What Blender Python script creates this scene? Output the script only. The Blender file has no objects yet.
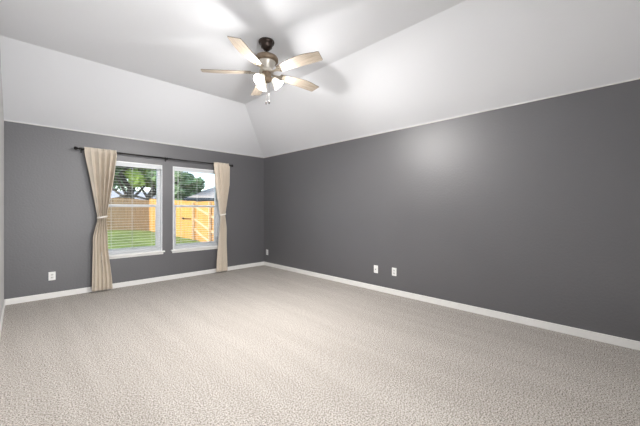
import bpy, bmesh, math, random
from mathutils import Vector, Matrix
PI = math.pi
S = bpy.context.scene
COL = S.collection
random.seed(7)

# ---------------------------------------------------------------- camera
CX, CY, CZ, F = -3.94, -5.747, 1.265, 300.5
cam = bpy.data.cameras.new('camera')
cam.sensor_width = 36.0
cam.lens = F * 36.0 / 640.0
cam.shift_y = -3.5 / 640.0
cam.clip_start = 0.02
co = bpy.data.objects.new('camera', cam)
COL.objects.link(co)
co.location = (CX, CY, CZ)
co.rotation_euler = (PI / 2, 0, -PI / 4)
S.camera = co

# ---------------------------------------------------------------- exposure
S.view_settings.view_transform = 'Standard'
S.view_settings.look = 'None'
S.view_settings.gamma = 1
S.view_settings.use_curve_mapping = False
S.view_settings.exposure = 0.7

# ---------------------------------------------------------------- sky and sun
w = bpy.data.worlds.new('sky')
S.world = w
w.use_nodes = True
nt = w.node_tree
nt.nodes.clear()
sky = nt.nodes.new('ShaderNodeTexSky')
sky.sky_type = 'NISHITA'
sky.sun_disc = False
sky.sun_elevation = math.radians(42)
sky.sun_rotation = math.radians(-110)
sky.air_density = 1.0
sky.dust_density = 1.5
bg = nt.nodes.new('ShaderNodeBackground')
bg.inputs['Strength'].default_value = 0.42
wo = nt.nodes.new('ShaderNodeOutputWorld')
nt.links.new(sky.outputs[0], bg.inputs[0])
nt.links.new(bg.outputs[0], wo.inputs[0])

def lamp(name, kind, loc, energy, color=(1, 1, 1), direction=None, size=None, size_y=None, radius=None, angle=None):
    l = bpy.data.lights.new(name, kind)
    l.energy = energy
    l.color = color
    if size:
        l.shape = 'RECTANGLE'
        l.size = size
        l.size_y = size_y
    if radius is not None:
        l.shadow_soft_size = radius
    if angle is not None:
        l.angle = angle
    o = bpy.data.objects.new(name, l)
    COL.objects.link(o)
    o.location = loc
    if direction is not None:
        o.rotation_euler = Vector(direction).to_track_quat('-Z', 'Y').to_euler()
    return o

lamp('sun', 'SUN', (-10, 2, 12), 3.4, (1.0, 0.93, 0.82), direction=(0.86, 0.10, -0.62), angle=0.01)
# added fill light in the unseen hall behind the camera
YB = -6.30
lamp('hall_fill', 'AREA', (-2.98, YB - 1.6, 1.3), 120, (0.97, 0.985, 1.0), direction=(0, 1, 0), size=1.3, size_y=2.2)
FAN_W = 10.5
FAN_DOWN = 98
FAN_C = (1.0, 0.975, 0.95)

# ---------------------------------------------------------------- materials
MATS = {}
def mat(name, color, rough=0.6, spec=0.5, metal=0.0, noise=None, bump=None, vec='Object', emis=None, coat=0):
    """noise=(scale, amount, detail), bump=(scale, strength, distance)"""
    m = bpy.data.materials.new(name)
    m.use_nodes = True
    n = m.node_tree.nodes
    l = m.node_tree.links
    b = n['Principled BSDF']
    b.inputs['Roughness'].default_value = rough
    b.inputs['Metallic'].default_value = metal
    b.inputs['Specular IOR Level'].default_value = spec
    b.inputs['Base Color'].default_value = (*color, 1)
    if coat:
        b.inputs['Coat Weight'].default_value = coat
    tc = n.new('ShaderNodeTexCoord')
    if noise:
        t = n.new('ShaderNodeTexNoise')
        t.inputs['Scale'].default_value = noise[0]
        t.inputs['Detail'].default_value = noise[2]
        l.new(tc.outputs[vec], t.inputs['Vector'])
        r = n.new('ShaderNodeValToRGB')
        a = noise[1]
        r.color_ramp.elements[0].position = 0.3
        r.color_ramp.elements[1].position = 0.7
        r.color_ramp.elements[0].color = (*[c * (1 - a) for c in color], 1)
        r.color_ramp.elements[1].color = (*[min(1, c * (1 + a)) for c in color], 1)
        l.new(t.outputs['Fac'], r.inputs['Fac'])
        l.new(r.outputs['Color'], b.inputs['Base Color'])
    if bump:
        t2 = n.new('ShaderNodeTexNoise')
        t2.inputs['Scale'].default_value = bump[0]
        t2.inputs['Detail'].default_value = 3
        l.new(tc.outputs[vec], t2.inputs['Vector'])
        bp = n.new('ShaderNodeBump')
        bp.inputs['Strength'].default_value = bump[1]
        bp.inputs['Distance'].default_value = bump[2]
        l.new(t2.outputs['Fac'], bp.inputs['Height'])
        l.new(bp.outputs['Normal'], b.inputs['Normal'])
    if emis:
        b.inputs['Emission Color'].default_value = (*emis[0], 1)
        b.inputs['Emission Strength'].default_value = emis[1]
    MATS[name] = m
    return m

M_wall = mat('charcoal_wall_paint', (0.108, 0.107, 0.114), rough=0.46, spec=0.9, noise=(1.2, 0.03, 3), bump=(42, 0.45, 0.0055))
M_wall_l = mat('pale_wall_paint', (0.62, 0.62, 0.62), rough=0.6, bump=(55, 0.2, 0.004))
M_ceil = mat('white_ceiling_paint', (0.865, 0.88, 0.915), rough=0.8, spec=0.3, bump=(60, 0.22, 0.004))
M_trim = mat('white_trim_paint', (0.82, 0.81, 0.79), rough=0.4, noise=(9, 0.02, 2))
M_vinyl = mat('white_vinyl', (0.88, 0.89, 0.90), rough=0.35, noise=(14, 0.015, 2))
M_slat = mat('blind_slat', (0.66, 0.68, 0.70), rough=0.45, noise=(20, 0.02, 2))
M_rod = mat('black_iron', (0.018, 0.016, 0.016), rough=0.4, metal=0.6, noise=(40, 0.15, 2))
M_curt = mat('beige_linen', (0.64, 0.565, 0.475), rough=0.9, spec=0.15, noise=(260, 0.10, 3), bump=(420, 0.35, 0.001))
M_tie = mat('pale_tie_band', (0.78, 0.74, 0.68), rough=0.8, noise=(200, 0.05, 2))
M_bronze = mat('dark_bronze', (0.050, 0.036, 0.030), rough=0.38, metal=0.75, noise=(18, 0.2, 3))
M_brushed = mat('weathered_brass', (0.24, 0.18, 0.125), rough=0.42, metal=0.55, noise=(24, 0.2, 3))
M_plate = mat('white_plate_plastic', (0.86, 0.86, 0.84), rough=0.35, noise=(60, 0.01, 1))
M_socket = mat('socket_plastic', (0.70, 0.70, 0.68), rough=0.35, noise=(60, 0.01, 1))
M_slot = mat('dark_slot', (0.02, 0.02, 0.02), rough=0.6, noise=(60, 0.1, 1))
M_leaf = mat('green_leaves', (0.12, 0.20, 0.085), rough=0.55, noise=(0.9, 0.45, 4))
M_leaf2 = mat('yellow_green_leaves', (0.30, 0.40, 0.08), rough=0.55, noise=(0.9, 0.4, 4))
M_bark = mat('grey_bark', (0.07, 0.062, 0.055), rough=0.9, noise=(6, 0.35, 5), bump=(14, 0.6, 0.03))
M_roof = mat('grey_roof_shingles', (0.30, 0.30, 0.31), rough=0.9, noise=(5, 0.15, 4))
M_roof2 = mat('tan_roof_shingles', (0.34, 0.30, 0.265), rough=0.9, noise=(5, 0.15, 4))
M_fascia = mat('blue_grey_fascia', (0.02, 0.028, 0.04), rough=0.6, noise=(3, 0.1, 2))
M_siding = mat('cream_siding', (0.28, 0.25, 0.20), rough=0.8, noise=(3, 0.06, 2))
M_fob = mat('dark_wood_fob', (0.03, 0.022, 0.018), rough=0.5, noise=(50, 0.2, 2))
M_chain = mat('bead_chain_metal', (0.45, 0.42, 0.38), rough=0.35, metal=0.9, noise=(80, 0.1, 1))
M_lawn = mat('lawn_grass', (0.13, 0.17, 0.045), rough=0.9, spec=0.1, noise=(2.2, 0.45, 8), bump=(20, 0.6, 0.05))

def wood(name, c1, c2, scale, axis_scale, rough):
    m = bpy.data.materials.new(name)
    m.use_nodes = True
    n, l = m.node_tree.nodes, m.node_tree.links
    b = n['Principled BSDF']
    b.inputs['Roughness'].default_value = rough
    tc = n.new('ShaderNodeTexCoord')
    mp = n.new('ShaderNodeMapping')
    mp.inputs['Scale'].default_value = axis_scale
    t = n.new('ShaderNodeTexNoise')
    t.inputs['Scale'].default_value = scale
    t.inputs['Detail'].default_value = 6
    r = n.new('ShaderNodeValToRGB')
    r.color_ramp.elements[0].position = 0.32
    r.color_ramp.elements[1].position = 0.66
    r.color_ramp.elements[0].color = (*c1, 1)
    r.color_ramp.elements[1].color = (*c2, 1)
    l.new(tc.outputs['Object'], mp.inputs['Vector'])
    l.new(mp.outputs[0], t.inputs['Vector'])
    l.new(t.outputs['Fac'], r.inputs['Fac'])
    l.new(r.outputs['Color'], b.inputs['Base Color'])
    return m
M_blade = wood('washed_maple', (0.33, 0.27, 0.205), (0.50, 0.43, 0.355), 9, (1.2, 14, 14), 0.45)
M_blade_top = wood('grey_oak_veneer', (0.16, 0.13, 0.11), (0.27, 0.23, 0.19), 9, (1.2, 14, 14), 0.5)
M_fence_sun = wood('sunlit_cedar_board', (0.34, 0.155, 0.03), (0.54, 0.29, 0.075), 3, (7, 7, 0.5), 0.85)  # sunlight put into the board colour, a brighter orange copy
M_fence_shade = wood('shaded_fence_board', (0.20, 0.125, 0.06), (0.34, 0.23, 0.125), 3, (7, 7, 0.5), 0.85)  # shade put into the board colour, a darker and duller copy
M_rail = wood('pale_fence_rail', (0.40, 0.26, 0.13), (0.58, 0.43, 0.26), 4, (1, 1, 6), 0.8)

def carpet():
    m = bpy.data.materials.new('beige_cut_pile_carpet')
    m.use_nodes = True
    n, l = m.node_tree.nodes, m.node_tree.links
    b = n['Principled BSDF']
    b.inputs['Roughness'].default_value = 0.95
    b.inputs['Specular IOR Level'].default_value = 0.1
    b.inputs['Sheen Weight'].default_value = 0.15
    tc = n.new('ShaderNodeTexCoord')
    def noise(scale, det, rot=0, sc=(1, 1, 1)):
        mp = n.new('ShaderNodeMapping')
        mp.inputs['Rotation'].default_value = (0, 0, rot)
        mp.inputs['Scale'].default_value = sc
        t = n.new('ShaderNodeTexNoise')
        t.inputs['Scale'].default_value = scale
        t.inputs['Detail'].default_value = det
        l.new(tc.outputs['Object'], mp.inputs['Vector'])
        l.new(mp.outputs[0], t.inputs['Vector'])
        return t
    fine = noise(115, 5)
    mid = noise(30, 3)
    trk = noise(1.6, 2, 0.55, (4.0, 0.35, 1))
    def ramp(src, p0, p1, c0, c1):
        r = n.new('ShaderNodeValToRGB')
        r.color_ramp.elements[0].position = p0
        r.color_ramp.elements[1].position = p1
        r.color_ramp.elements[0].color = (*c0, 1)
        r.color_ramp.elements[1].color = (*c1, 1)
        l.new(src.outputs['Fac'], r.inputs['Fac'])
        return r
    base = ramp(fine, 0.36, 0.60, (0.14, 0.118, 0.096), (0.66, 0.62, 0.575))
    m2 = ramp(mid, 0.3, 0.7, (0.90, 0.89, 0.88), (1, 1, 1))
    m3 = ramp(trk, 0.40, 0.60, (0.93, 0.925, 0.92), (1.0, 1.0, 1.0))
    def mul(a, bb):
        x = n.new('ShaderNodeMix')
        x.data_type = 'RGBA'
        x.blend_type = 'MULTIPLY'
        x.inputs[0].default_value = 1
        l.new(a, x.inputs[6])
        l.new(bb, x.inputs[7])
        return x.outputs[2]
    c = mul(mul(base.outputs[0], m2.outputs[0]), m3.outputs[0])
    l.new(c, b.inputs['Base Color'])
    bp = n.new('ShaderNodeBump')
    bp.inputs['Strength'].default_value = 0.6
    bp.inputs['Distance'].default_value = 0.012
    l.new(fine.outputs['Fac'], bp.inputs['Height'])
    l.new(bp.outputs[0], b.inputs['Normal'])
    return m
M_carpet = carpet()

def glass():
    m = bpy.data.materials.new('window_glass')
    m.use_nodes = True
    n, l = m.node_tree.nodes, m.node_tree.links
    n.remove(n['Principled BSDF'])
    tr = n.new('ShaderNodeBsdfTransparent')
    tr.inputs[0].default_value = (0.95, 0.97, 0.97, 1)
    gl = n.new('ShaderNodeBsdfGlossy')
    gl.inputs['Roughness'].default_value = 0.02
    fr = n.new('ShaderNodeFresnel')
    fr.inputs['IOR'].default_value = 1.45
    mx = n.new('ShaderNodeMixShader')
    l.new(fr.outputs[0], mx.inputs[0])
    l.new(tr.outputs[0], mx.inputs[1])
    l.new(gl.outputs[0], mx.inputs[2])
    l.new(mx.outputs[0], n['Material Output'].inputs[0])
    return m
M_glass = glass()

def frosted():
    m = mat('glowing_frosted_glass', (0.9, 0.88, 0.84), rough=0.35, noise=(30, 0.02, 2), emis=((1.0, 0.92, 0.78), 0.35))
    return m
M_shade = frosted()
M_bulb = mat('lit_bulb', (1, 1, 1), rough=0.3, noise=(30, 0.01, 1), emis=((1.0, 0.93, 0.82), 9.0))

# ---------------------------------------------------------------- mesh helpers
def bx(bm, x0, x1, y0, y1, z0, z1):
    vs = [bm.verts.new((x, y, z)) for x in (x0, x1) for y in (y0, y1) for z in (z0, z1)]
    for f in ((0, 1, 3, 2), (4, 6, 7, 5), (0, 4, 5, 1), (2, 3, 7, 6), (0, 2, 6, 4), (1, 5, 7, 3)):
        bm.faces.new([vs[i] for i in f])
    return vs

def tube(bm, p0, p1, r0, r1=None, n=12):
    r1 = r0 if r1 is None else r1
    p0, p1 = Vector(p0), Vector(p1)
    d = (p1 - p0).normalized()
    a = d.orthogonal().normalized()
    b = d.cross(a)
    rings = []
    for p, r in ((p0, r0), (p1, r1)):
        rings.append([bm.verts.new(p + (a * math.cos(2 * PI * k / n) + b * math.sin(2 * PI * k / n)) * r) for k in range(n)])
    for k in range(n):
        bm.faces.new((rings[0][k], rings[0][(k + 1) % n], rings[1][(k + 1) % n], rings[1][k]))
    bm.faces.new(rings[0][::-1])
    bm.faces.new(rings[1])

def lathe(bm, prof, n=28, M=Matrix.Identity(4), caps=True):
    rings = []
    for r, z in prof:
        rings.append([bm.verts.new(M @ Vector((r * math.cos(2 * PI * k / n), r * math.sin(2 * PI * k / n), z))) for k in range(n)])
    for a, b in zip(rings, rings[1:]):
        for k in range(n):
            bm.faces.new((a[k], a[(k + 1) % n], b[(k + 1) % n], b[k]))
    if caps:
        bm.faces.new(rings[0][::-1])
        bm.faces.new(rings[-1])

def obj(name, bm, m, parent=None, smooth=False, bevel=0, solid=0, kind=None, loc=None):
    bmesh.ops.recalc_face_normals(bm, faces=bm.faces)
    me = bpy.data.meshes.new(name)
    bm.to_mesh(me)
    bm.free()
    me.materials.append(m)
    if smooth:
        for p in me.polygons:
            p.use_smooth = True
    o = bpy.data.objects.new(name, me)
    COL.objects.link(o)
    if parent:
        o.parent = parent
    if loc is not None:
        o.location = loc
    if solid:
        s = o.modifiers.new('solid', 'SOLIDIFY')
        s.thickness = solid
        s.offset = 0
    if bevel:
        b = o.modifiers.new('bevel', 'BEVEL')
        b.width = bevel
        b.segments = 2
        b.limit_method = 'ANGLE'
    if kind:
        o['kind'] = kind
    return o

def thing(name, label, cat, loc=(0, 0, 0), rz=0, group=None):
    o = bpy.data.objects.new(name, None)
    o.empty_display_size = 0.1
    COL.objects.link(o)
    o.location = loc
    o.rotation_euler = (0, 0, rz)
    o['label'] = label
    o['category'] = cat
    if group:
        o['group'] = group
    return o

def box_obj(name, dims, m, parent=None, bevel=0, kind=None):
    bm = bmesh.new()
    bx(bm, *dims)
    return obj(name, bm, m, parent, bevel=bevel, kind=kind)

# ---------------------------------------------------------------- room shell
XL = -4.085
H, HT, RUN = 2.44, 3.058, 1.232      # wall height, flat ceiling height, run of the slopes
T = 0.14
WIN = [(-3.06, -2.15), (-1.972, -1.062)]
WZ0, WZ1 = 0.53, 2.05

box_obj('floor', (XL - 0.3, 0.3, YB - 0.3, 0.3, -0.2, 0.0), M_carpet, kind='structure')

# window wall: strips around the two openings, one mesh
bm = bmesh.new()
xs = [XL - T, WIN[0][0], WIN[0][1], WIN[1][0], WIN[1][1], T]
bx(bm, xs[0], xs[1], 0, T, 0, H)
bx(bm, xs[2], xs[3], 0, T, 0, H)
bx(bm, xs[4], xs[5], 0, T, 0, H)
for a, b in WIN:
    bx(bm, a, b, 0, T, 0, WZ0)
    bx(bm, a, b, 0, T, WZ1, H)
obj('wall_window', bm, M_wall, kind='structure')
box_obj('wall_right', (0, T, YB - T, 0, 0, H), M_wall, kind='structure')
# left wall rises to the flat ceiling (gable end)
bm = bmesh.new()
pts = [(0, 0), (0, H), (-RUN, HT), (YB, HT), (YB, 0)]
f0 = [bm.verts.new((XL, y, z)) for y, z in pts]
f1 = [bm.verts.new((XL - T, y, z)) for y, z in pts]
bm.faces.new(f0)
bm.faces.new(f1[::-1])
for i in range(5):
    j = (i + 1) % 5
    bm.faces.new((f0[i], f0[j], f1[j], f1[i]))
obj('wall_left', bm, M_wall_l, kind='structure')
# rear wall with a doorway added to let the hall fill light in
D0, D1 = -3.36, -2.60
bm = bmesh.new()
bx(bm, XL, D0, YB - T, YB, 0, HT)
bx(bm, D0, D1, YB - T, YB, 2.43, HT)
bx(bm, D1, 0, YB - T, YB, 0, HT)
obj('wall_rear', bm, M_wall_l, kind='structure')

# short unseen hall, added behind the doorway to hold the fill light
bm = bmesh.new()
HX0, HX1, HY0, HY1 = -3.75, -2.2, YB - 1.8, YB - T
bx(bm, HX0 - 0.1, HX0, HY0, HY1, 0, 2.6)
bx(bm, HX1, HX1 + 0.1, HY0, HY1, 0, 2.6)
bx(bm, HX0 - 0.1, HX1 + 0.1, HY0 - 0.1, HY0, 0, 2.6)
bx(bm, HX0 - 0.1, HX1 + 0.1, HY0 - 0.1, HY1, 2.6, 2.7)
bx(bm, HX0 - 0.1, HX1 + 0.1, HY0 - 0.1, YB - 0.3, -0.1, 0)
obj('wall_fill_hall', bm, M_wall_l, kind='structure')

# ceiling: flat part, slope over the window wall, slope over the right wall meeting at a hip
bm = bmesh.new()
def cz(x, y):
    return min(HT, H + 0.5016 * min(-x, -y))
th = 0.15
A = [(XL - T, 0), (0, 0), (0, YB - T), (-RUN, YB - T), (-RUN, -RUN), (XL - T, -RUN), (XL - T, YB - T)]
lo = [bm.verts.new((x, y, cz(x, y))) for x, y in A]
up = [bm.verts.new((x, y, HT + th)) for x, y in A]
for f in ((0, 1, 4, 5), (1, 2, 3, 4), (5, 4, 3, 6)):
    bm.faces.new([lo[i] for i in f])
    bm.faces.new([up[i] for i in f][::-1])
for i, j in ((0, 1), (1, 2), (2, 3), (3, 6), (6, 5), (5, 0)):
    bm.faces.new((lo[i], lo[j], up[j], up[i]))
obj('ceiling', bm, M_ceil, kind='structure')
# thin white bead trim along the wall tops
box_obj('trim_1', (XL, 0, -0.012, 0.0, H - 0.004, H + 0.008), M_trim, kind='structure')
box_obj('trim_2', (-0.012, 0, YB, -0.012, H - 0.004, H + 0.008), M_trim, kind='structure')
for n_, d in (('baseboard_window', (XL, 0, -0.013, 0, 0, 0.08)),
              ('baseboard_right', (-0.013, 0, YB, -0.013, 0, 0.08)),
              ('baseboard_left', (XL, XL + 0.013, YB, -0.013, 0, 0.08))):
    box_obj(n_, d, M_trim, bevel=0.004, kind='structure')

# ---------------------------------------------------------------- windows
for i, (a, b) in enumerate(WIN):
    # white liner boards inside the opening
    bm = bmesh.new()
    t = 0.012
    bx(bm, a, a + t, -0.001, T, WZ0, WZ1)
    bx(bm, b - t, b, -0.001, T, WZ0, WZ1)
    bx(bm, a + t, b - t, -0.001, T, WZ1 - t, WZ1)
    bx(bm, a + t, b - t, -0.001, T, WZ0, WZ0 + t)
    win = obj('window_%d' % (i + 1), bm, M_vinyl, kind='structure')
    # vinyl frame
    bm = bmesh.new()
    fw = 0.045
    y0, y1 = 0.075, 0.135
    A0, B0 = a + t, b - t
    Z0, Z1 = WZ0 + t, WZ1 - t
    bx(bm, A0, A0 + fw, y0, y1, Z0, Z1)
    bx(bm, B0 - fw, B0, y0, y1, Z0, Z1)
    bx(bm, A0 + fw, B0 - fw, y0, y1, Z1 - fw, Z1)
    bx(bm, A0 + fw, B0 - fw, y0, y1, Z0, Z0 + fw)
    obj('window_frame', bm, M_vinyl, win, bevel=0.003)
    zm = 1.33
    bm = bmesh.new()
    bx(bm, A0 + fw, B0 - fw, 0.070, 0.115, zm - 0.022, zm + 0.022)
    for xx in (A0 + fw, B0 - fw - 0.025):
        bx(bm, xx, xx + 0.025, 0.078, 0.112, Z0 + fw, zm - 0.022)
    bx(bm, A0 + fw + 0.025, B0 - fw - 0.025, 0.078, 0.112, Z0 + fw, Z0 + fw + 0.03)
    obj('lower_sash', bm, M_vinyl, win, bevel=0.003)
    bm = bmesh.new()
    xm = (a + b) / 2
    bx(bm, xm - 0.03, xm + 0.03, 0.058, 0.07, zm - 0.002, zm + 0.02)
    obj('sash_lock', bm, M_vinyl, win, bevel=0.003)
    for za, zb, yy in ((Z0 + fw + 0.03, zm - 0.022, 0.095), (zm + 0.022, Z1 - fw, 0.118)):
        xa, xb = (A0 + fw + 0.025, B0 - fw - 0.025) if zb < 1.4 else (A0 + fw, B0 - fw)
        box_obj('glass_pane', (xa, xb, yy, yy + 0.004, za, zb), M_glass, win)
    # sill with horns and apron edge
    bm = bmesh.new()
    bx(bm, a - 0.035, b + 0.035, -0.045, 0.0, WZ0 - 0.018, WZ0 + 0.006)
    bx(bm, a - 0.015, b + 0.015, -0.016, 0.0, WZ0 - 0.055, WZ0 - 0.018)
    obj('window_sill', bm, M_trim, win, bevel=0.004)

# ---------------------------------------------------------------- blinds
for i, (a, b) in enumerate(WIN):
    lab = ['white horizontal slatted blind lowered in left window beside wide curtain, slats open',
           'white horizontal slatted blind lowered in right window nearest the room corner, slats open'][i]
    xa, xb = a + 0.02, b - 0.02
    r = thing('window_blind', lab, 'blind', ((a + b) / 2, 0.036, WZ1 - 0.0125), group=None)
    ox, oy, oz = r.location
    w2 = (xb - xa) / 2
    bm = bmesh.new()
    bx(bm, -w2, w2, -0.028, 0.022, -0.045, -0.001)
    obj('headrail', bm, M_slat, r, bevel=0.003)
    bm = bmesh.new()
    bx(bm, -w2 - 0.004, w2 + 0.004, -0.036, -0.029, -0.068, -0.001)
    obj('valance', bm, M_slat, r, bevel=0.002)
    top, bot = -0.085, -(oz - WZ0 - 0.05)
    n = int((top - bot) / 0.044)
    bm = bmesh.new()
    for k in range(n):
        z = top - 0.044 * k
        vs = bx(bm, -w2, w2, -0.0245, 0.0245, z - 0.0007, z + 0.0007)
        ang = 0.0
        for v in vs:
            v.co.z += v.co.y * ang
    o = obj('slats', bm, M_slat, r)
    zb = top - 0.044 * n
    bm = bmesh.new()
    bx(bm, -w2, w2, -0.0245, 0.0245, zb - 0.008, zb + 0.008)
    obj('bottom_rail', bm, M_slat, r, bevel=0.003)
    for sx in (-w2 + 0.14, 0, w2 - 0.14):
        bm = bmesh.new()
        for yy in (-0.0265, 0.0265):
            bx(bm, sx - 0.0012, sx + 0.0012, yy - 0.0008, yy + 0.0008, zb, -0.045)
        obj('ladder_cord', bm, M_slat, r)
    bm = bmesh.new()
    tube(bm, (-w2 + 0.07, -0.040, -0.07), (-w2 + 0.07, -0.040, -0.75), 0.004, n=8)
    obj('tilt_wand', bm, M_vinyl, r)

# ---------------------------------------------------------------- curtain rod
RZ, RY = 2.165, -0.095
rod = thing('curtain_rod', 'long black metal curtain rod with round finials spanning above both windows', 'curtain rod', (-2.1, 0, RZ))
bm = bmesh.new()
tube(bm, (-3.31 + 2.1, RY, 0), (-2.0 + 2.1, RY, 0), 0.0125, n=16)
tube(bm, (-2.0 + 2.1, RY, 0), (-0.89 + 2.1, RY, 0), 0.010, n=16)
obj('pole', bm, M_rod, rod, smooth=True)
for sx, xx in ((-1, -3.31), (1, -0.89)):
    bm = bmesh.new()
    Mx = Matrix.Translation((xx + 2.1, RY, 0)) @ Matrix.Rotation(sx * PI / 2, 4, 'Y')
    lathe(bm, [(0.012, -0.01), (0.017, 0.0), (0.017, 0.008), (0.009, 0.012), (0.009, 0.02), (0.017, 0.026), (0.024, 0.036), (0.026, 0.046), (0.023, 0.057), (0.013, 0.066), (0.003, 0.069)], 18, Mx)
    obj('finial', bm, M_rod, rod, smooth=True)
for xx in (-3.283, -2.10, -0.90):
    bm = bmesh.new()
    x = xx + 2.1
    bx(bm, x - 0.011, x + 0.011, -0.006, -0.001, -0.045, 0.035)
    bx(bm, x - 0.006, x + 0.006, RY, -0.006, -0.024, -0.014)
    bx(bm, x - 0.006, x + 0.006, RY - 0.016, RY - 0.011, -0.024, 0.012)
    bx(bm, x - 0.006, x + 0.006, RY + 0.012, RY + 0.017, -0.024, 0.008)
    bx(bm, x - 0.006, x + 0.006, RY - 0.016, RY + 0.017, -0.024, -0.0125)
    obj('bracket', bm, M_rod, rod, bevel=0.001)

# ---------------------------------------------------------------- curtains
def smooth(t):
    t = max(0, min(1, t))
    return t * t * (3 - 2 * t)

def curtain(label, keys, nf, tie_z, seed, gap=0.0):
    """keys: (z, x_left, x_right, fold amplitude) from top to bottom"""
    rnd = random.Random(seed)
    ph = [rnd.uniform(-0.5, 0.5) for _ in range(nf + 2)]
    am = [rnd.uniform(0.7, 1.15) for _ in range(nf + 2)]
    cx = (keys[0][1] + keys[0][2]) / 2
    root = thing('curtain', label, 'curtain', (cx, RY, 0.0))
    NR, NC = 110, nf * 24
    z0, z1 = keys[0][0], keys[-1][0]
    bm = bmesh.new()
    grid = []
    for r in range(NR + 1):
        z = z0 + (z1 - z0) * r / NR
        for (za, la, ra, aa), (zb, lb, rb, ab) in zip(keys, keys[1:]):
            if za >= z >= zb - 1e-6:
                t = (za - z) / (za - zb)
                s = t if za > tie_z else smooth(t)
                L, R, Am = la + (lb - la) * s, ra + (rb - ra) * s, aa + (ab - aa) * s
                break
        row = []
        for c in range(NC + 1):
            u = c / NC
            # first sixth of the width stays nearly flat near the top
            f = (u ** 1.25 if z > tie_z else u) * nf + 0.12 * math.sin(3.1 * z + seed)
            f = max(0.0, f)
            k = min(int(f), nf)
            a_loc = am[k] * (1 - smooth(f - k)) + am[k + 1] * smooth(f - k)
            p = ph[k] * (1 - smooth(f - k)) + ph[k + 1] * smooth(f - k)
            wv = -1.75 * abs(math.sin(PI * f + p * 0.7)) ** 0.9
            side = 0.5 * math.sin(2 * PI * f + p * 1.4)
            flat = smooth((u - 0.05) / 0.30) if z > tie_z else 1.0
            y = 1.5 * Am * a_loc * wv * (0.25 + 0.75 * flat)
            x = L + (R - L) * u + side * (R - L) / nf * 0.5 * (0.15 + 0.85 * flat)
            # the cloth wraps the rod at its head
            if z > RZ - 0.03:
                kk = smooth((z - (RZ - 0.03)) / 0.02)
                y = y * (1 - 0.45 * kk)
            row.append(bm.verts.new((x - cx, y - 0.019, z)))
        grid.append(row)
    for r in range(NR):
        for c in range(NC):
            if gap and r > NR * 0.72 and abs(c / NC - 0.47) < 0.015 * 1:
                continue
            bm.faces.new((grid[r][c], grid[r][c + 1], grid[r + 1][c + 1], grid[r + 1][c]))
    obj('curtain_panel', bm, M_curt, root, smooth=True, solid=0.003)
    for kz in keys:
        if abs(kz[0] - tie_z) < 0.02:
            L, R, Am = kz[1], kz[2], kz[3]
    bm = bmesh.new()
    n = 28
    rings = []
    rx, ry = (R - L) / 2 + 0.008, Am * 1.3 + 0.010
    for zz, g in ((-0.013, 0), (-0.010, 0.003), (0.010, 0.003), (0.013, 0)):
        rings.append([bm.verts.new(((L + R) / 2 - cx + (rx + g) * math.cos(2 * PI * k / n), -0.019 - Am * 1.3 + (ry + g) * math.sin(2 * PI * k / n), tie_z + zz + 0.012 * math.cos(2 * PI * k / n))) for k in range(n)])
    for a, b in zip(rings, rings[1:]):
        for k in range(n):
            bm.faces.new((a[k], a[(k + 1) % n], b[(k + 1) % n], b[k]))
    t = obj('tieback', bm, M_tie, root, smooth=True)
    t['label'] = 'pale tie band cinching the curtain'
    # pocket sewn behind the head, closing over and behind the rod
    L, R = keys[0][1] - cx, keys[0][2] - cx
    bm = bmesh.new()
    prof = [(-0.019, RZ + 0.028), (0.0, RZ + 0.031), (0.018, RZ + 0.024), (0.021, RZ), (0.018, RZ - 0.024), (0.0, RZ - 0.034), (-0.019, RZ - 0.036)]
    ra = [bm.verts.new((L + 0.01, a_, b_)) for a_, b_ in prof]
    rb = [bm.verts.new((R - 0.01, a_, b_)) for a_, b_ in prof]
    for q in range(len(prof) - 1):
        bm.faces.new((ra[q], ra[q + 1], rb[q + 1], rb[q]))
    obj('rod_pocket', bm, M_curt, root, smooth=True, solid=0.002)
    return root

curtain('wide beige linen curtain gathered at waist, hanging left of the left window',
        [(2.195, -3.26, -2.845, 0.022), (2.10, -3.255, -2.845, 0.034), (1.75, -3.195, -2.89, 0.042), (1.15, -3.10, -2.99, 0.024),
         (0.80, -3.155, -2.97, 0.020), (0.03, -3.165, -2.905, 0.020)], 5, 1.15, 3, gap=1)
curtain('narrow beige linen curtain gathered at waist, hanging right of the right window near the corner',
        [(2.195, -1.25, -0.925, 0.022), (2.10, -1.245, -0.93, 0.032), (1.75, -1.215, -0.945, 0.038), (1.165, -1.125, -1.02, 0.022),
         (0.85, -1.15, -0.99, 0.020), (0.03, -1.195, -0.965, 0.020)], 4, 1.165, 11)

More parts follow.
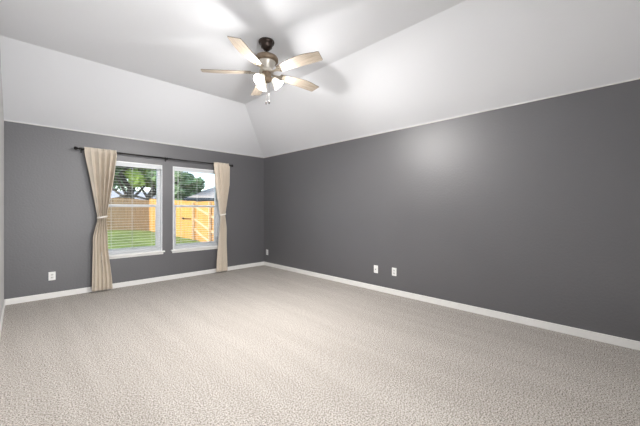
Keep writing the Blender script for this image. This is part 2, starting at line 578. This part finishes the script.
# ---------------------------------------------------------------- outlets
def outlet(label, loc, rz, style):
    r = thing('wall_outlet' if style == 'duplex' else 'cable_plate', label, 'outlet' if style == 'duplex' else 'wall plate', loc, rz)
    # local: plate faces -Y
    bm = bmesh.new()
    bx(bm, -0.038, 0.038, -0.006, 0, -0.060, 0.060)
    obj('cover_plate', bm, M_plate, r, bevel=0.003)
    if style == 'duplex':
        for s in (-1, 1):
            bm = bmesh.new()
            bx(bm, -0.016, 0.016, -0.0085, -0.0055, s * 0.021 - 0.014, s * 0.021 + 0.014)
            k = obj('socket', bm, M_socket, r, bevel=0.003)
            bm = bmesh.new()
            bx(bm, -0.0075, -0.0050, -0.0092, -0.0084, s * 0.021 - 0.003, s * 0.021 + 0.006)
            bx(bm, 0.0050, 0.0075, -0.0092, -0.0084, s * 0.021 - 0.003, s * 0.021 + 0.006)
            bx(bm, -0.002, 0.002, -0.0092, -0.0084, s * 0.021 - 0.010, s * 0.021 - 0.006)
            obj('slots', bm, M_slot, k)
        bm = bmesh.new()
        tube(bm, (0, -0.0075, 0), (0, -0.005, 0), 0.003, n=10)
        obj('screw', bm, M_socket, r)
    else:
        bm = bmesh.new()
        tube(bm, (0, -0.016, 0), (0, -0.005, 0), 0.006, n=14)
        obj('cable_jack', bm, M_slot, r)
        for s in (-1, 1):
            bm = bmesh.new()
            tube(bm, (0, -0.0075, s * 0.042), (0, -0.005, s * 0.042), 0.003, n=10)
            obj('screw', bm, M_socket, r)
outlet('white duplex outlet low on the window wall, left of the left curtain', (-3.611, 0, 0.314), 0, 'duplex')
outlet('white duplex outlet low on the right wall, closest to the room corner', (0, -0.131, 0.305), -PI / 2, 'duplex')
outlet('white cover plate with small dark jack, mid right wall left of the paired outlet', (0, -3.045, 0.333), -PI / 2, 'jack')
outlet('white duplex outlet mid right wall, just right of the jack plate', (0, -3.369, 0.339), -PI / 2, 'duplex')

# ---------------------------------------------------------------- ceiling fan
FX, FY = -2.078, -3.079
BS = 1.03
fan = thing('ceiling_fan', 'five blade ceiling fan with pale wood blades and three lit glass shades', 'ceiling fan', (FX, FY, HT))
def zf(z): return z - HT
bm = bmesh.new()
lathe(bm, [(0.080, 0.0), (0.084, -0.010), (0.080, -0.028), (0.064, -0.036), (0.060, -0.062), (0.056, -0.072), (0.040, -0.080), (0.034, -0.094), (0.016, -0.1)], 32)
obj('canopy', bm, M_bronze, fan, smooth=True)
bm = bmesh.new()
tube(bm, (0, 0, -0.09), (0, 0, -0.15), 0.0125, n=16)
obj('downrod', bm, M_bronze, fan, smooth=True)
bm = bmesh.new()
lathe(bm, [(0.018, -0.135), (0.045, -0.140), (0.080, -0.152), (0.112, -0.170), (0.125, -0.192), (0.126, -0.212), (0.114, -0.224), (0.09, -0.226)], 40)
obj('motor_housing', bm, M_brushed, fan, smooth=True)
bm = bmesh.new()
lathe(bm, [(0.098, -0.222), (0.094, -0.235), (0.080, -0.262), (0.060, -0.292), (0.056, -0.300), (0.074, -0.312), (0.078, -0.322), (0.074, -0.333), (0.05, -0.336)], 36)
o = obj('motor_bowl', bm, mat('brushed_nickel_bowl', (0.62, 0.58, 0.52), rough=0.35, metal=0.4, noise=(30, 0.06, 2)), fan, smooth=True)
o['label'] = 'pale lower bowl of the motor'
bm = bmesh.new()
lathe(bm, [(0.05, -0.334), (0.052, -0.345), (0.050, -0.375), (0.056, -0.385), (0.056, -0.410), (0.045, -0.428), (0.02, -0.438), (0.004, -0.44)], 32)
obj('switch_housing', bm, M_brushed, fan, smooth=True)

BZ = -0.335
def blade(theta):
    """theta is a world angle; local x runs out along the blade"""
    pitch = math.radians(-12)
    R = Matrix.Rotation(theta, 4, 'Z') @ Matrix.Translation((0, 0, BZ)) @ Matrix.Rotation(pitch, 4, 'X')
    # outline: narrow root, widest three quarters out, cropped tip corner
    out = []
    for k in range(15):
        t = k / 14
        x = 0.155 + 0.455 * t
        wv = 0.050 + 0.028 * math.sin(min(1, t * 1.15) * PI / 2)
        out.append((x, wv))
    up = [(0.155, 0.046), (0.30, 0.052), (0.50, 0.060), (0.640, 0.064), (0.648, 0.058)]
    dn = [(0.155 + 0.49 * k / 16, -(0.046 + 0.034 * math.sin(PI * min(1, k / 16 * 1.02) ** 1.3) + 0.012 * k / 16)) for k in range(16)] + [(0.655, -0.060), (0.668, -0.052)]
    poly = [(x * BS, y) for x, y in up + dn[::-1]]
    bm = bmesh.new()
    top = [bm.verts.new((x, y, 0.003)) for x, y in poly]
    bot = [bm.verts.new((x, y, -0.003)) for x, y in poly]
    n = len(poly)
    ft = bm.faces.new(top)
    fb = bm.faces.new(bot[::-1])
    for i in range(n):
        j = (i + 1) % n
        bm.faces.new((top[i], bot[i], bot[j], top[j]))
    bmesh.ops.recalc_face_normals(bm, faces=bm.faces)
    me = bpy.data.meshes.new('blade')
    bm.to_mesh(me)
    bm.free()
    me.materials.append(M_blade)
    me.materials.append(M_blade_top)
    for p in me.polygons:
        if p.normal.z > 0.5 or abs(p.normal.z) < 0.5:
            p.material_index = 1
    o = bpy.data.objects.new('blade', me)
    COL.objects.link(o)
    o.parent = fan
    o.matrix_local = R
    # blade iron: arm from the hub widening to a plate with three screws
    bm = bmesh.new()
    prof = [(0.060, 0.014), (0.10, 0.011), (0.135, 0.016), (0.165, 0.034), (0.20, 0.036), (0.225, 0.020), (0.235, 0.006)]
    pts = [(x, y) for x, y in prof] + [(x, -y) for x, y in prof[::-1]]
    a = [bm.verts.new((x, y, -0.0035)) for x, y in pts]
    b = [bm.verts.new((x, y, -0.0085)) for x, y in pts]
    bm.faces.new(a)
    bm.faces.new(b[::-1])
    for i in range(len(pts)):
        j = (i + 1) % len(pts)
        bm.faces.new((a[i], b[i], b[j], a[j]))
    br = obj('blade_bracket', bm, M_brass2, o, bevel=0.0015)
    for (sx, sy) in ((0.178, 0.02), (0.178, -0.02), (0.21, 0.0)):
        bm = bmesh.new()
        tube(bm, (sx, sy, -0.0115), (sx, sy, -0.0080), 0.0045, n=10)
        obj('screw', bm, M_bronze, o)
    return o
M_brass2 = mat('pale_cast_metal', (0.50, 0.44, 0.36), rough=0.4, metal=0.4, noise=(30, 0.1, 2))
for a in (-32, 40, 112, 184, 256):
    blade(math.radians(a - 45))

for a in (5, 125, 245):
    th = math.radians(a - 45)
    d = Vector((math.cos(th), math.sin(th), 0))
    tilt = math.radians(42)
    axis = (d * math.sin(tilt) + Vector((0, 0, -math.cos(tilt)))).normalized()
    p0 = Vector((0, 0, -0.398)) + d * 0.045
    p1 = p0 + d * 0.022 + Vector((0, 0, 0.004))
    bm = bmesh.new()
    tube(bm, p0, p1, 0.011, n=12)
    q = axis.to_track_quat('Z', 'Y').to_matrix().to_4x4()
    Mx = Matrix.Translation(p1) @ q
    lathe(bm, [(0.012, -0.012), (0.026, -0.006), (0.028, 0.014), (0.024, 0.018)], 22, Mx)
    obj('light_arm', bm, M_brass2, fan, smooth=True)
    bm = bmesh.new()
    lathe(bm, [(0.024, 0.008), (0.030, 0.016), (0.036, 0.034), (0.041, 0.055), (0.048, 0.074), (0.058, 0.090), (0.062, 0.094)], 30, Mx, caps=False)
    sh = obj('lamp_shade', bm, M_shade, fan, smooth=True, solid=0.003)
    sh['label'] = 'glowing frosted bell glass shade'
    bm = bmesh.new()
    lathe(bm, [(0.012, 0.012), (0.013, 0.03), (0.022, 0.045), (0.026, 0.060), (0.022, 0.073), (0.010, 0.082), (0.002, 0.084)], 18, Mx)
    obj('bulb', bm, M_bulb, sh, smooth=True)
    lp = p1 + axis * 0.115 + Vector((FX, FY, HT))
    lamp('shade_light', 'POINT', lp, FAN_W, FAN_C, radius=0.03)
    # the bell shade throws most of its light out of its mouth
    sp = lamp('shade_beam', 'SPOT', lp, FAN_DOWN, FAN_C, direction=d * 0.62 + Vector((0, 0, -0.78)), radius=0.05)
    sp.data.spot_size = math.radians(166)
    sp.data.spot_blend = 1.0

rt = (0.707, -0.707)
for dx, dz in ((-0.004, -0.655), (0.028, -0.650)):
    x, y = dx * rt[0], dx * rt[1]
    bm = bmesh.new()
    z = -0.425
    k = 0
    tube(bm, (x, y, z), (x, y, dz + 0.02), 0.0009, n=6)
    while z > dz + 0.02:
        lathe(bm, [(0.0004, z), (0.0016, z - 0.0012), (0.0016, z - 0.0022), (0.0004, z - 0.0034)], 6, Matrix.Translation((x, y, 0)))
        z -= 0.006
    c = obj('pull_chain', bm, M_chain, fan)
    bm = bmesh.new()
    lathe(bm, [(0.002, dz + 0.022), (0.005, dz + 0.016), (0.0085, dz + 0.002), (0.0085, dz - 0.008), (0.004, dz - 0.018), (0.001, dz - 0.02)], 14, Matrix.Translation((x, y, 0)))
    obj('chain_fob', bm, M_fob, c, smooth=True)

# ---------------------------------------------------------------- outdoors
def P(px, d):
    u = (px - 320) / F
    return CX + 0.7071 * (1 + u) * d, CY + 0.7071 * (1 - u) * d

def gz(x, y):          # ground height: rises gently towards the far left
    t = smooth((y - 7) / 8) * smooth((4 - x) / 4)
    return -0.24 + 0.36 * t
bm = bmesh.new()
NX, NY = 60, 60
gr = []
for i in range(NX + 1):
    row = []
    for j in range(NY + 1):
        x = -30 + 60 * i / NX
        y = T + 45 * (j / NY) ** 1.4
        row.append(bm.verts.new((x, y, gz(x, y))))
    gr.append(row)
for i in range(NX):
    for j in range(NY):
        bm.faces.new((gr[i][j], gr[i + 1][j], gr[i + 1][j + 1], gr[i][j + 1]))
obj('ground', bm, M_lawn, smooth=True, kind='structure')

def fence(x0, y0, x1, y1, h, label, m, side=1, rails=True, drop=0.0):
    L = math.hypot(x1 - x0, y1 - y0)
    ang = math.atan2(y1 - y0, x1 - x0)
    r = thing('garden_fence', label, 'fence', (x0, y0, gz(x0, y0)), ang)
    base = gz(x0, y0)
    def g(s):
        return gz(x0 + (x1 - x0) * s / L, y0 + (y1 - y0) * s / L) - base
    bm = bmesh.new()
    s = 0
    rnd = random.Random(int(L * 10))
    while s < L - 0.1:
        zz = g(s)
        hh = h + rnd.uniform(-0.015, 0.015)
        bx(bm, s, s + 0.135, -0.010, 0.010, zz - 0.02, zz + hh)
        s += 0.142
    obj('board_panel', bm, m, r)
    np_ = max(2, int(L / 2.4) + 1) if rails else 2
    for k in range(np_):
        sx = 0.06 + (L - 0.12) * k / (np_ - 1)
        bm = bmesh.new()
        bx(bm, sx - 0.05, sx + 0.05, side * 0.105 - 0.045, side * 0.105 + 0.045, g(sx) - 0.02, g(sx) + h - 0.03)
        obj('post', bm, M_rail, r)
    for fz in ((0.25, 0.52, 0.86) if rails else ()):
        bm = bmesh.new()
        K = 12
        prev = None
        for k in range(K):
            sa, sb = L * k / K, L * (k + 1) / K
            za, zb = g(sa) + h * fz, g(sb) + h * fz
            vs = bx(bm, sa, sb, side * 0.012 - 0.0, side * 0.058, 0, 0.09)
            for v in vs:
                e_ = abs(v.co.x - sa) < 1e-5
                v.co.z += (za if e_ else zb) + drop * ((sa if e_ else sb) - L)
        obj('rail', bm, M_rail, r)
    return r

cxn, cyn = P(149, 18.0)
pxn, pyn = P(195, 14.8)
fence(-22, cyn, cxn, cyn, 1.80, 'brown board fence across the back of the lawn, shade in its colour', M_fence_shade, side=1, rails=False)
gate_fence = fence(pxn, pyn, cxn, cyn, 1.90, 'sunlit orange cedar fence running back to the far corner of the lawn', M_fence_sun, side=-1, rails=False)
Lf = math.hypot(cxn - pxn, cyn - pyn)
bm = bmesh.new()
bx(bm, 0.35, 1.10, 0.010, 0.05, 1.0, 1.035)
bx(bm, 1.05, 1.16, 0.010, 0.06, 0.98, 1.06)
obj('gate_latch', bm, M_rod, gate_fence)
qx, qy = P(236, 10.6)
fence(qx, qy, pxn, pyn, 1.86, 'sunlit orange cedar fence with pale braces, nearest the right window', M_fence_sun, side=1, drop=0.16)

def swoop(parent, pts, r0):
    bm = bmesh.new()
    for k in range(len(pts) - 1):
        tube(bm, pts[k], pts[k + 1], r0 * (1 - 0.12 * k), r0 * (1 - 0.12 * (k + 1)), n=8)
    obj('branch', bm, M_bark, parent)

def tree(name, label, x, y, h, cr, chh, m, seed, n=5000, leaf=0.11, trunk=0.22, branches=7, squash=0.7):
    rnd = random.Random(seed)
    z0 = gz(x, y)
    r = thing(name, label, 'tree', (x, y, z0))
    bm = bmesh.new()
    pts = [Vector((0, 0, -0.05))]
    zc = h - chh
    segs = 5
    for k in range(1, segs + 1):
        pts.append(Vector((rnd.uniform(-.12, .12) * k, rnd.uniform(-.12, .12) * k, (zc + chh * 0.3) * k / segs)))
    for k in range(segs):
        tube(bm, pts[k], pts[k + 1], trunk * (1 - 0.12 * k), trunk * (1 - 0.12 * (k + 1)), n=10)
    tips = []
    for k in range(branches):
        a = 2 * PI * k / branches + rnd.uniform(-.3, .3)
        s = pts[rnd.choice((2, 3, 4))]
        e = Vector((math.cos(a) * cr * 0.7, math.sin(a) * cr * 0.7, zc + chh * rnd.uniform(0.15, 0.75)))
        mid = (s + e) / 2 + Vector((0, 0, -0.15 * cr * rnd.random()))
        tube(bm, s, mid, trunk * 0.45, trunk * 0.28, n=7)
        tube(bm, mid, e, trunk * 0.28, trunk * 0.1, n=7)
        tips.append(e)
        tips.append(mid + Vector((0, 0, 0.3 * cr)))
    obj('trunk', bm, M_bark, r)
    blobs = []
    for k in range(26):
        a = rnd.uniform(0, 2 * PI)
        q = math.sqrt(rnd.random())
        blobs.append((Vector((math.cos(a) * cr * q * 0.8, math.sin(a) * cr * q * 0.8, zc + chh * rnd.uniform(0.12, 0.88))), cr * rnd.uniform(0.22, 0.36)))
    for t_ in tips:
        blobs.append((t_, cr * 0.28))
    bm = bmesh.new()
    for k in range(n):
        c, br = rnd.choice(blobs)
        v = Vector((rnd.gauss(0, 1), rnd.gauss(0, 1), rnd.gauss(0, 1))).normalized() * br * rnd.uniform(0.55, 1.05)
        v.z *= squash
        p = c + v
        nrm = (v.normalized() + Vector((rnd.uniform(-.8, .8), rnd.uniform(-.8, .8), rnd.uniform(-.8, .8)))).normalized()
        a = nrm.orthogonal().normalized()
        b = nrm.cross(a)
        s = leaf * rnd.uniform(0.6, 1.3)
        q = [p + a * s, p + b * s * 0.55, p - a * s, p - b * s * 0.55]
        bm.faces.new([bm.verts.new(w_) for w_ in q])
    obj('foliage', bm, m, r)
    return r

x, y = P(128, 20.5)
oak = tree('oak_tree', 'spreading oak with low arching limbs in the middle of the left window', x, y, 7.6, 3.1, 4.4, M_leaf, 5, n=9000, leaf=0.17, trunk=0.24)
for sgn, n_ in ((-1, 6), (1, 7)):
    swoop(oak, [(sgn * (0.1 + 0.42 * k), -0.42 * sgn * k - 0.3, 2.25 - 0.35 * math.sin(PI * k / (n_ - 1) * 1.15)) for k in range(n_)], 0.09)
x, y = P(153, 21)
tree('bushy_tree', 'bright yellow-green tree beyond the fence at the right side of left window', x, y, 6.4, 1.7, 3.8, M_leaf2, 9, n=7000, leaf=0.17)
x, y = P(108, 40)
tree('bushy_tree', 'mid green tree beyond the fence at left side of left window', x, y, 9.5, 3.6, 7.0, M_leaf, 12, n=7000, leaf=0.19)
x, y = P(177, 21)
tree('leafy_tree', 'dark green tree filling the left side of the right window', x, y, 6.0, 1.9, 4.9, M_leaf, 15, n=8000, leaf=0.15)

def house(label, x, y, ang, w_, d_, wall_h, roof_h, mr, base):
    r = thing('neighbour_house', label, 'house', (x, y, base), ang)
    bm = bmesh.new()
    bx(bm, -w_ / 2, w_ / 2, -d_ / 2, d_ / 2, 0, wall_h)
    obj('house_wall', bm, M_siding, r)
    e = 0.4
    bm = bmesh.new()
    bt = [bm.verts.new((sx * (w_ / 2 + e), sy * (d_ / 2 + e), wall_h)) for sx, sy in ((-1, -1), (1, -1), (1, 1), (-1, 1))]
    rr = max(0.5, w_ / 2 - d_ / 2)
    tp = [bm.verts.new((-rr, 0, wall_h + roof_h)), bm.verts.new((rr, 0, wall_h + roof_h))]
    bm.faces.new(bt)
    bm.faces.new((bt[0], bt[1], tp[1], tp[0]))
    bm.faces.new((bt[2], bt[3], tp[0], tp[1]))
    bm.faces.new((bt[1], bt[2], tp[1]))
    bm.faces.new((bt[3], bt[0], tp[0]))
    obj('roof', bm, mr, r)
    bm = bmesh.new()
    W, D = w_ / 2 + e, d_ / 2 + e
    bx(bm, -W - 0.02, W + 0.02, -D - 0.10, -D, wall_h - 0.16, wall_h + 0.03)
    bx(bm, -W - 0.10, -W, -D, D, wall_h - 0.16, wall_h + 0.03)
    obj('gutter', bm, M_fascia, r)
    return r
x, y = P(214, 22)
house('neighbour house with tan shingle roof beyond the fence in the right window', x + 3.2, y + 1.8, math.radians(-12), 9, 7, 2.12, 1.5, M_roof2, -0.1)
x, y = P(118, 31)
house('pale roofed neighbour house low behind the back fence in left window', x, y + 2, 0, 15, 7, 2.0, 1.2, M_roof, 0.1)
